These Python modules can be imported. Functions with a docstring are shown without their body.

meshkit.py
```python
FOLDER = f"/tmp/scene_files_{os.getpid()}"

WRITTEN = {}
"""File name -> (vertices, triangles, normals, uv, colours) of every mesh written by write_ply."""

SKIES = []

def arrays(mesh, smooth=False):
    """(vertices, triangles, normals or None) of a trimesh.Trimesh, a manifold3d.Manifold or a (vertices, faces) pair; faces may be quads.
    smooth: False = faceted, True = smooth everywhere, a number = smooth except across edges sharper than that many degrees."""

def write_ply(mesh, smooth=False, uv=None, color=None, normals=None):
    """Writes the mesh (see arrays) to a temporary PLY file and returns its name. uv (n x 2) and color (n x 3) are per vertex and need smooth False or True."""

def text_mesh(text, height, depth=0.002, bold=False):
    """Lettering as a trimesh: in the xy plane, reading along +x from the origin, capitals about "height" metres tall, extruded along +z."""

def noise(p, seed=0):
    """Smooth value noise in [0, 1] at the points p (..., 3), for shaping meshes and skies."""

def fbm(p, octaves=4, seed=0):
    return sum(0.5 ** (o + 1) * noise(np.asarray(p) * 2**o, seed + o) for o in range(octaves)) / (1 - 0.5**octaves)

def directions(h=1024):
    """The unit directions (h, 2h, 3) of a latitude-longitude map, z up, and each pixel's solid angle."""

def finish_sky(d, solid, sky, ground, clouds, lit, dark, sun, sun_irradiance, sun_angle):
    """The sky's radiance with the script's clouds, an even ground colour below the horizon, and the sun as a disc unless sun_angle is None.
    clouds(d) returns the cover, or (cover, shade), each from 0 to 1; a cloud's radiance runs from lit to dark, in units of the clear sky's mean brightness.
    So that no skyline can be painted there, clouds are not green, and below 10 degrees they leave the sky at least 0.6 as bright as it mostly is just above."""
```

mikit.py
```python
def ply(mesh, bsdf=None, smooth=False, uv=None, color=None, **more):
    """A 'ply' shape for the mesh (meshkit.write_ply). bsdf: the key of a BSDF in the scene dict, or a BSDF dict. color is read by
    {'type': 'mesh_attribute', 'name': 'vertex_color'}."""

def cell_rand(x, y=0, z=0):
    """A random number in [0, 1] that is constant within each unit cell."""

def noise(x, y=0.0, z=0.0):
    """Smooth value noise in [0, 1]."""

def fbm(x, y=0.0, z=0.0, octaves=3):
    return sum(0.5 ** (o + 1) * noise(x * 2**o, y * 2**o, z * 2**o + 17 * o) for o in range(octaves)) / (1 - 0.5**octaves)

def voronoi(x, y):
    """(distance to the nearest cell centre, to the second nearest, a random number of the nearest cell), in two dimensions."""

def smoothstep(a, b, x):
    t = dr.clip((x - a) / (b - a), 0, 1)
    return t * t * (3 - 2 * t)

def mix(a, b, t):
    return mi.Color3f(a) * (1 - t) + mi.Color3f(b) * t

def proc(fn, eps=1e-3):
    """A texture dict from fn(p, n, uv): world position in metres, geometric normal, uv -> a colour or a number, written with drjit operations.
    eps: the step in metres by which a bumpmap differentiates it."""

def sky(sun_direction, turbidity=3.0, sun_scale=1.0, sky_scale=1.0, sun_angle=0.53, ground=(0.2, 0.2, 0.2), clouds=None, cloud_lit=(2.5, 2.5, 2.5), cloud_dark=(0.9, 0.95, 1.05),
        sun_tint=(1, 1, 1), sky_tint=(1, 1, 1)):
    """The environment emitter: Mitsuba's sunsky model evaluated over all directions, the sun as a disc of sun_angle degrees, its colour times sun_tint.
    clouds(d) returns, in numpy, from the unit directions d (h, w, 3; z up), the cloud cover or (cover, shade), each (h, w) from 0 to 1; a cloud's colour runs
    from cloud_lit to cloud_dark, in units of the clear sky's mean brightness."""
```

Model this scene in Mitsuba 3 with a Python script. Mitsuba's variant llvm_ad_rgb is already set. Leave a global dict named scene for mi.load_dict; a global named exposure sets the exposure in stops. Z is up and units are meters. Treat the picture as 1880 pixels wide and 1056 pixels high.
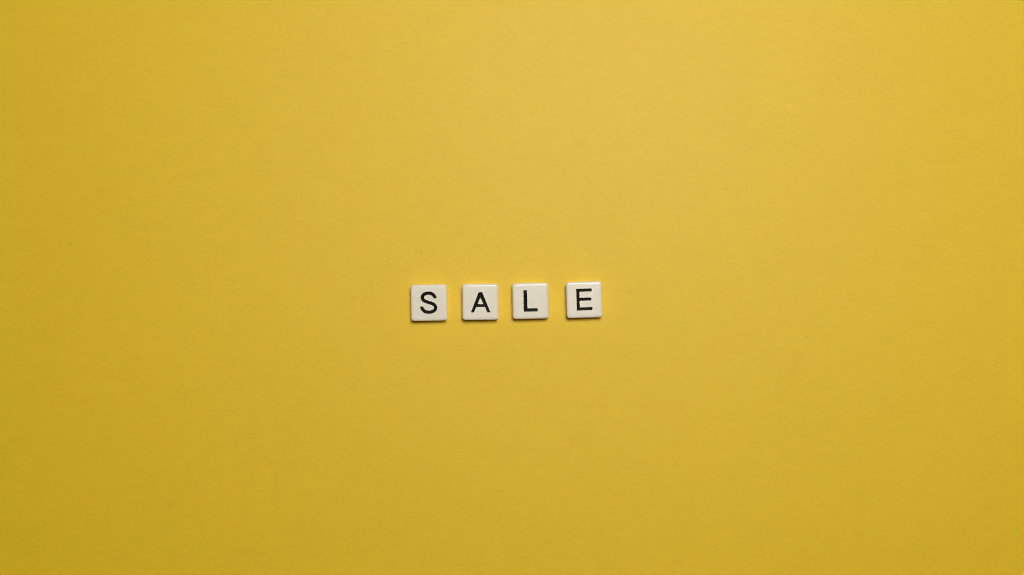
import math
import numpy as np
import trimesh
import drjit as dr
import mitsuba as mi
import mikit
import meshkit
from mikit import fbm, noise, smoothstep, mix
from scipy.interpolate import CubicSpline
from scipy.spatial import Delaunay
from shapely.geometry import Polygon, LineString, Point, MultiPoint
from shapely import contains_xy
import shapely
import manifold3d

T = mi.ScalarTransform4f
scene, labels = {}, {}

# ------------------------------------------------------------------ camera, lights, exposure
CAM_H = 0.70                      # straight above the sheet, looking down
FRAME_W = 0.505                   # width of the sheet that the frame takes in
scene['camera'] = {
    'type': 'perspective', 'fov_axis': 'x',
    'fov': 2 * math.degrees(math.atan(FRAME_W / 2 / CAM_H)),
    'near_clip': 0.02, 'far_clip': 50.0,
    'to_world': T().look_at(origin=[0, 0, CAM_H], target=[0, 0, 0], up=[0, 1, 0]),
}
exposure = 0.0

LAMP_POS, LAMP_HALF, LAMP_POWER = np.array([0.126, 0.299, 1.10]), 0.17, 30.5
LAMP_TINT = (1.0, 0.965, 0.88)
AMBIENT = 0.025
scene['room_light'] = {'type': 'constant', 'radiance': {'type': 'rgb', 'value': [AMBIENT, AMBIENT * 0.97, AMBIENT * 0.9]}}

lamp_frame = T().look_at(origin=LAMP_POS.tolist(), target=[0.04, 0.06, 0.0], up=[0, 1, 0])
scene['softbox_lamp__diffuser'] = {
    'type': 'rectangle', 'to_world': lamp_frame @ T().scale([LAMP_HALF, LAMP_HALF, 1]),
    'emitter': {'type': 'area', 'radiance': {'type': 'rgb', 'value': [LAMP_POWER * c for c in LAMP_TINT]}},
}


# ------------------------------------------------------------------ materials
S = FRAME_W / 1880.0              # metres of sheet per pixel of the photograph


def at(px, py):
    return (px - 940.0) * S, (528.0 - py) * S


# marks that lie on the sheet: (end, end, half width in mm, strength: + lightens, - darkens)
MARKS = [((773, 462), (774, 468), 0.34, -0.13), ((775, 472), (775, 480), 0.26, -0.09),
         ((124, 445), (131, 449), 0.30, -0.14), ((1333.5, 347), (1334.5, 347.5), 0.45, -0.14),
         ((1447, 194), (1452, 196), 0.75, 0.075), ((754, 323), (757, 325), 0.5, 0.07), ((759, 321), (760, 322), 0.3, -0.08),
         ((1475, 618), (1484, 618.5), 0.27, -0.10), ((1500, 618), (1482, 637), 0.42, -0.03), ((1482, 637), (1468, 657), 0.42, -0.045),
         ((1468, 657), (1460, 676), 0.42, -0.03), ((1460, 676), (1449, 695), 0.5, -0.035), ((1419, 636), (1438, 643), 0.45, -0.04),
         ((331, 562), (335, 570), 0.7, -0.05), ((762, 668), (800, 648), 1.6, -0.014), ((305, 924), (312, 927), 0.3, -0.07), ((311, 927), (314, 938), 0.28, -0.08),
         ((192, 949), (194, 952), 0.35, -0.10), ((1813, 1036), (1813, 1039), 0.35, -0.12), ((1651, 889), (1653, 891), 0.45, -0.06),
         ((1530, 147), (1534, 154), 0.6, 0.05), ((983, 210), (986, 211), 0.4, 0.06), ((1750, 84), (1754, 87), 0.4, -0.06), ((66, 98), (69, 99), 0.35, -0.06),
         ((440, 706), (444, 712), 0.4, -0.05), ((252, 486), (256, 490), 0.4, -0.045), ((1060, 350), (1064, 352), 0.35, 0.045), ((600, 760), (603, 765), 0.4, -0.045)]


def marks(p):
    out = mi.Float(0)
    for a, b, w, s in MARKS:
        (ax, ay), (bx, by) = at(*a), at(*b)
        w = w * 1e-3
        dx, dy = bx - ax, by - ay
        t = dr.clip(((p.x - ax) * dx + (p.y - ay) * dy) / (dx * dx + dy * dy), 0, 1)
        q = dr.square(p.x - ax - t * dx) + dr.square(p.y - ay - t * dy)
        out += s * dr.exp(-q / (w * w))
    return out


def paper_color(p, n, uv):
    x, y = p.x * 1000, p.y * 1000                      # in millimetres
    cloud = fbm(x / 34, y / 27, 3.0, 3) - 0.5           # uneven pulp
    mottle = fbm(x / 5.5, y / 3.2, 9.0, 3) - 0.5        # fibres, drawn out along the sheet
    grain = 0.6 * noise(x / 0.85, y / 0.6, 5.0) + 0.4 * noise(x / 2.6, y / 0.9, 33.0) - 0.5
    fleck = smoothstep(0.80, 0.93, noise(x / 2.3, y / 1.9, 40.0)) * smoothstep(0.55, 0.75, noise(x / 17, y / 15, 51.0))
    pale = smoothstep(0.82, 0.94, noise(x / 2.1, y / 2.6, 70.0)) * smoothstep(0.55, 0.75, noise(x / 19, y / 16, 81.0))
    k = 1 + 0.020 * cloud + 0.021 * mottle + 0.054 * grain - 0.018 * fleck + 0.016 * pale + marks(p)
    hue = noise(x / 9, y / 7, 23.0) - 0.5
    return mi.Color3f(0.775, 0.518 * (1 + 0.012 * hue), 0.010 * (1 + 0.10 * hue)) * k


def paper_relief(p, n, uv):
    x, y = p.x * 1000, p.y * 1000
    return 0.6 * fbm(x / 2.2, y / 1.5, 1.0, 3) + 0.4 * noise(x / 0.7, y / 0.55, 8.0) + 1.5 * fbm(x / 30, y / 26, 12.0, 2)


scene['paper'] = {'type': 'twosided', 'bsdf': {'type': 'bumpmap', 'arbitrary': mikit.proc(paper_relief, eps=2e-4), 'scale': 2.2e-5,
                  'bsdf': {'type': 'principled', 'base_color': mikit.proc(paper_color), 'roughness': 0.556, 'specular': 0.455}}}


def ivory_color(p, n, uv):
    x, y, z = p.x * 1000, p.y * 1000, p.z * 1000
    k = 1 + 0.020 * (fbm(x / 6, y / 6, z / 6, 2) - 0.5) - 0.05 * smoothstep(0.86, 0.97, noise(x / 0.9, y / 0.9, z / 0.9 + 6))
    return mi.Color3f(0.790, 0.738, 0.630) * k


def ivory_rough(p, n, uv):
    return 0.19 + 0.08 * fbm(p.x * 700, p.y * 700, 4.0, 2)


scene['ivory_plastic'] = {'type': 'principled', 'base_color': mikit.proc(ivory_color), 'roughness': mikit.proc(ivory_rough), 'specular': 0.5}


def paint_color(p, n, uv):
    w = smoothstep(0.70, 0.86, noise(p.x * 2600, p.y * 2600, 2.0)) * 0.6
    return mix((0.0030, 0.0024, 0.0012), (0.018, 0.015, 0.009), w)


scene['black_paint'] = {'type': 'principled', 'base_color': mikit.proc(paint_color), 'roughness': 0.48, 'specular': 0.07}
scene['black_cloth'] = {'type': 'twosided', 'bsdf': {'type': 'diffuse', 'reflectance': {'type': 'rgb', 'value': [0.03, 0.03, 0.03]}}}

# ------------------------------------------------------------------ the setting: one large yellow sheet
half = 2.0
sheet = trimesh.creation.box(extents=(2 * half, 2 * half, 0.0006))
sheet.apply_translation((0, 0, -0.0003))
scene['paper_backdrop'] = mikit.ply(sheet, 'paper')
labels['paper_backdrop'] = {'label': 'plain matte yellow paper sheet filling the whole picture under the letter tiles',
                            'category': 'paper', 'kind': 'structure'}

# ------------------------------------------------------------------ the letter tiles
TILE_H = 0.0062                   # thickness
EDGE_R = 0.00080                  # rounding of the upper edge
EDGE_W = 0.00120                  # its width seen from above
CORNER_R = 0.0015                 # rounding of the corners seen from above
POCKET = 0.00038                  # depth of the moulded letter
TOP_S = S * (CAM_H - TILE_H) / CAM_H    # metres per photograph pixel at the tile's face
ZOOM = 1056.0 / 90.0              # letters were measured in a 90 pixel window enlarged to 1056


def rounded_square(w, h, r, z, n=8):
    pts = []
    for k, (sx, sy) in enumerate(((1, 1), (-1, 1), (-1, -1), (1, -1))):
        for a in np.linspace(k * 90, k * 90 + 90, n + 1):
            pts.append((sx * (w / 2 - r) + r * math.cos(math.radians(a)), sy * (h / 2 - r) + r * math.sin(math.radians(a)), z))
    return pts


def tile_blank(w, h):
    pts = []
    for a in np.linspace(0, 90, 13):
        i = EDGE_W * (1 - math.cos(math.radians(a)))
        pts += rounded_square(w - 2 * i, h - 2 * i, CORNER_R - i, TILE_H - EDGE_R * (1 - math.sin(math.radians(a))))
    low = 0.0002
    for a in np.linspace(0, 90, 5):
        i = low * (1 - math.cos(math.radians(a))) + 0.00050
        pts += rounded_square(w - 2 * i, h - 2 * i, CORNER_R - i, low * (1 - math.sin(math.radians(a))))
    return manifold3d.Manifold.hull_points(np.array(pts))


def letter_mesh(poly):
    """The paint in the groove: a closed body whose upper face dips towards the middle of the stroke."""
    step = 0.00011
    pts = []
    for d in np.arange(0, 0.0012, step):
        g = poly.buffer(-d) if d else poly
        if g.is_empty:
            break
        for one in getattr(g, 'geoms', [g]):
            for ring in [one.exterior, *one.interiors]:
                m = max(6, int(ring.length / step))
                pts += [ring.interpolate(t, normalized=True).coords[0] for t in np.arange(m) / m]
                if d == 0:
                    pts += list(ring.coords)[:-1]
    pts = np.unique(np.round(np.array(pts), 7), axis=0)
    tri = Delaunay(pts).simplices
    c = pts[tri].mean(1)
    tri = tri[contains_xy(poly, c[:, 0], c[:, 1])]
    a, b, d = pts[tri[:, 0]], pts[tri[:, 1]], pts[tri[:, 2]]
    area = (b[:, 0] - a[:, 0]) * (d[:, 1] - a[:, 1]) - (b[:, 1] - a[:, 1]) * (d[:, 0] - a[:, 0])
    tri = np.where(area[:, None] < 0, tri[:, ::-1], tri)[np.abs(area) > 1e-13]
    dist = np.array([poly.boundary.distance(Point(q)) for q in pts])
    dip = 0.000015 + 0.00016 * np.sqrt(np.clip(dist / 0.0006, 0, 1))
    n = len(pts)
    top = np.column_stack([pts, TILE_H - dip])
    bottom = np.column_stack([pts, np.full(n, TILE_H - POCKET + 0.00001)])
    edges = np.vstack([tri[:, [0, 1]], tri[:, [1, 2]], tri[:, [2, 0]]])
    have = {tuple(e) for e in edges}
    rim = [e for e in have if (e[1], e[0]) not in have]
    walls = [f for i, j in rim for f in ((i, i + n, j), (j, i + n, j + n))]
    return trimesh.Trimesh(np.vstack([top, bottom]), np.vstack([tri, tri[:, ::-1] + n, np.array(walls)]), process=False)


def stroke(points, width):
    p = np.array(points, float)
    t = np.concatenate([[0], np.cumsum(np.linalg.norm(np.diff(p, axis=0), axis=1))])
    q = CubicSpline(t, p)(np.linspace(0, t[-1], 160))
    return LineString(q).buffer(width / 2, cap_style='flat', join_style='round')


def soften(g, r):
    """Corners as a moulding tool leaves them: slightly rounded."""
    return g.buffer(-r).buffer(2 * r).buffer(-r)


LETTERS = {
    'S': stroke([(688, 441), (664, 385), (616, 347), (548, 333), (478, 346), (428, 383), (415, 431), (434, 477), (484, 510), (560, 536),
                 (636, 563), (687, 604), (701, 648), (680, 698), (628, 732), (553, 744), (474, 728), (424, 686), (402, 625)], 63),
    'A': Polygon([(352, 744), (516, 316), (584, 314), (760, 740), (702, 744), (654, 626), (456, 626), (410, 745)],
                 [[(484, 574), (622, 573), (549, 414)]]),
    'L': Polygon([(388, 273), (457, 271), (468, 664), (691, 660), (693, 722), (400, 730)]),
    'E': Polygon([(375, 306), (703, 293), (706, 349), (438, 361), (441, 497), (694, 490), (696, 546), (443, 554), (450, 704), (716, 693), (718, 749), (394, 765)]),
}

# letter, window corner, tile centre in the photograph, width and height in its pixels, turn, what sets the tile apart
TILES = [
    ('S', (740, 510), (787.4, 555.8), 66.2, 66.6, 1.2, 'square ivory plastic tile with a black letter S, leftmost of the row on yellow paper'),
    ('A', (835, 510), (881.9, 554.3), 66.2, 66.4, 0.6, 'square ivory plastic tile with a black letter A, between the S and L tiles'),
    ('L', (928, 510), (974.0, 552.5), 66.2, 65.9, 1.3, 'square ivory plastic tile with a black letter L, between the A and E tiles'),
    ('E', (1026, 505), (1072.7, 550.2), 65.6, 66.5, 1.95, 'square ivory plastic tile with a black letter E, rightmost and most tilted of the row'),
]

for k, (ch, win, (cx, cy), w, h, turn, text) in enumerate(TILES):
    key = 'letter_tile' + (f'_{k:03d}' if k else '')
    g = shapely.affinity.affine_transform(LETTERS[ch], [TOP_S / ZOOM, 0, 0, -TOP_S / ZOOM, (win[0] - cx) * TOP_S, (cy - win[1]) * TOP_S])
    g = soften(shapely.affinity.rotate(g, -turn, origin=(0, 0)), 0.00009).buffer(0.00010).simplify(0.000008)
    blank = tile_blank(w * TOP_S, h * TOP_S)
    rings = [np.array(r.coords)[:-1] for r in (g.exterior, *g.interiors)]
    cut = manifold3d.CrossSection(rings, manifold3d.FillRule.EvenOdd).extrude(POCKET + 0.001).translate((0, 0, TILE_H - POCKET))
    body = blank - cut
    place = T().translate([(cx - 940) * TOP_S, (528 - cy) * TOP_S, 0.00001]).rotate([0, 0, 1], turn)
    scene[key + '__body'] = mikit.ply(body, 'ivory_plastic', smooth=25, to_world=place)
    scene[key + '__letter'] = mikit.ply(letter_mesh(g.buffer(-0.000003)), 'black_paint', smooth=40, to_world=place)
    labels[key] = {'label': text, 'category': 'letter tile', 'group': 'letter tiles in a row on the yellow paper'}
    labels[key + '__letter'] = {'label': f'recessed black letter {ch}'}

# ------------------------------------------------------------------ the lamp's housing, above and behind the camera
shell = trimesh.creation.box(extents=(2 * LAMP_HALF + 0.02, 2 * LAMP_HALF + 0.02, 0.16))
shell.apply_translation((0, 0, -0.085))
scene['softbox_lamp__housing'] = mikit.ply(shell, 'black_cloth', to_world=lamp_frame)
labels['softbox_lamp'] = {'label': 'black square softbox lamp with white diffuser hanging above the yellow paper, out of frame', 'category': 'lamp'}
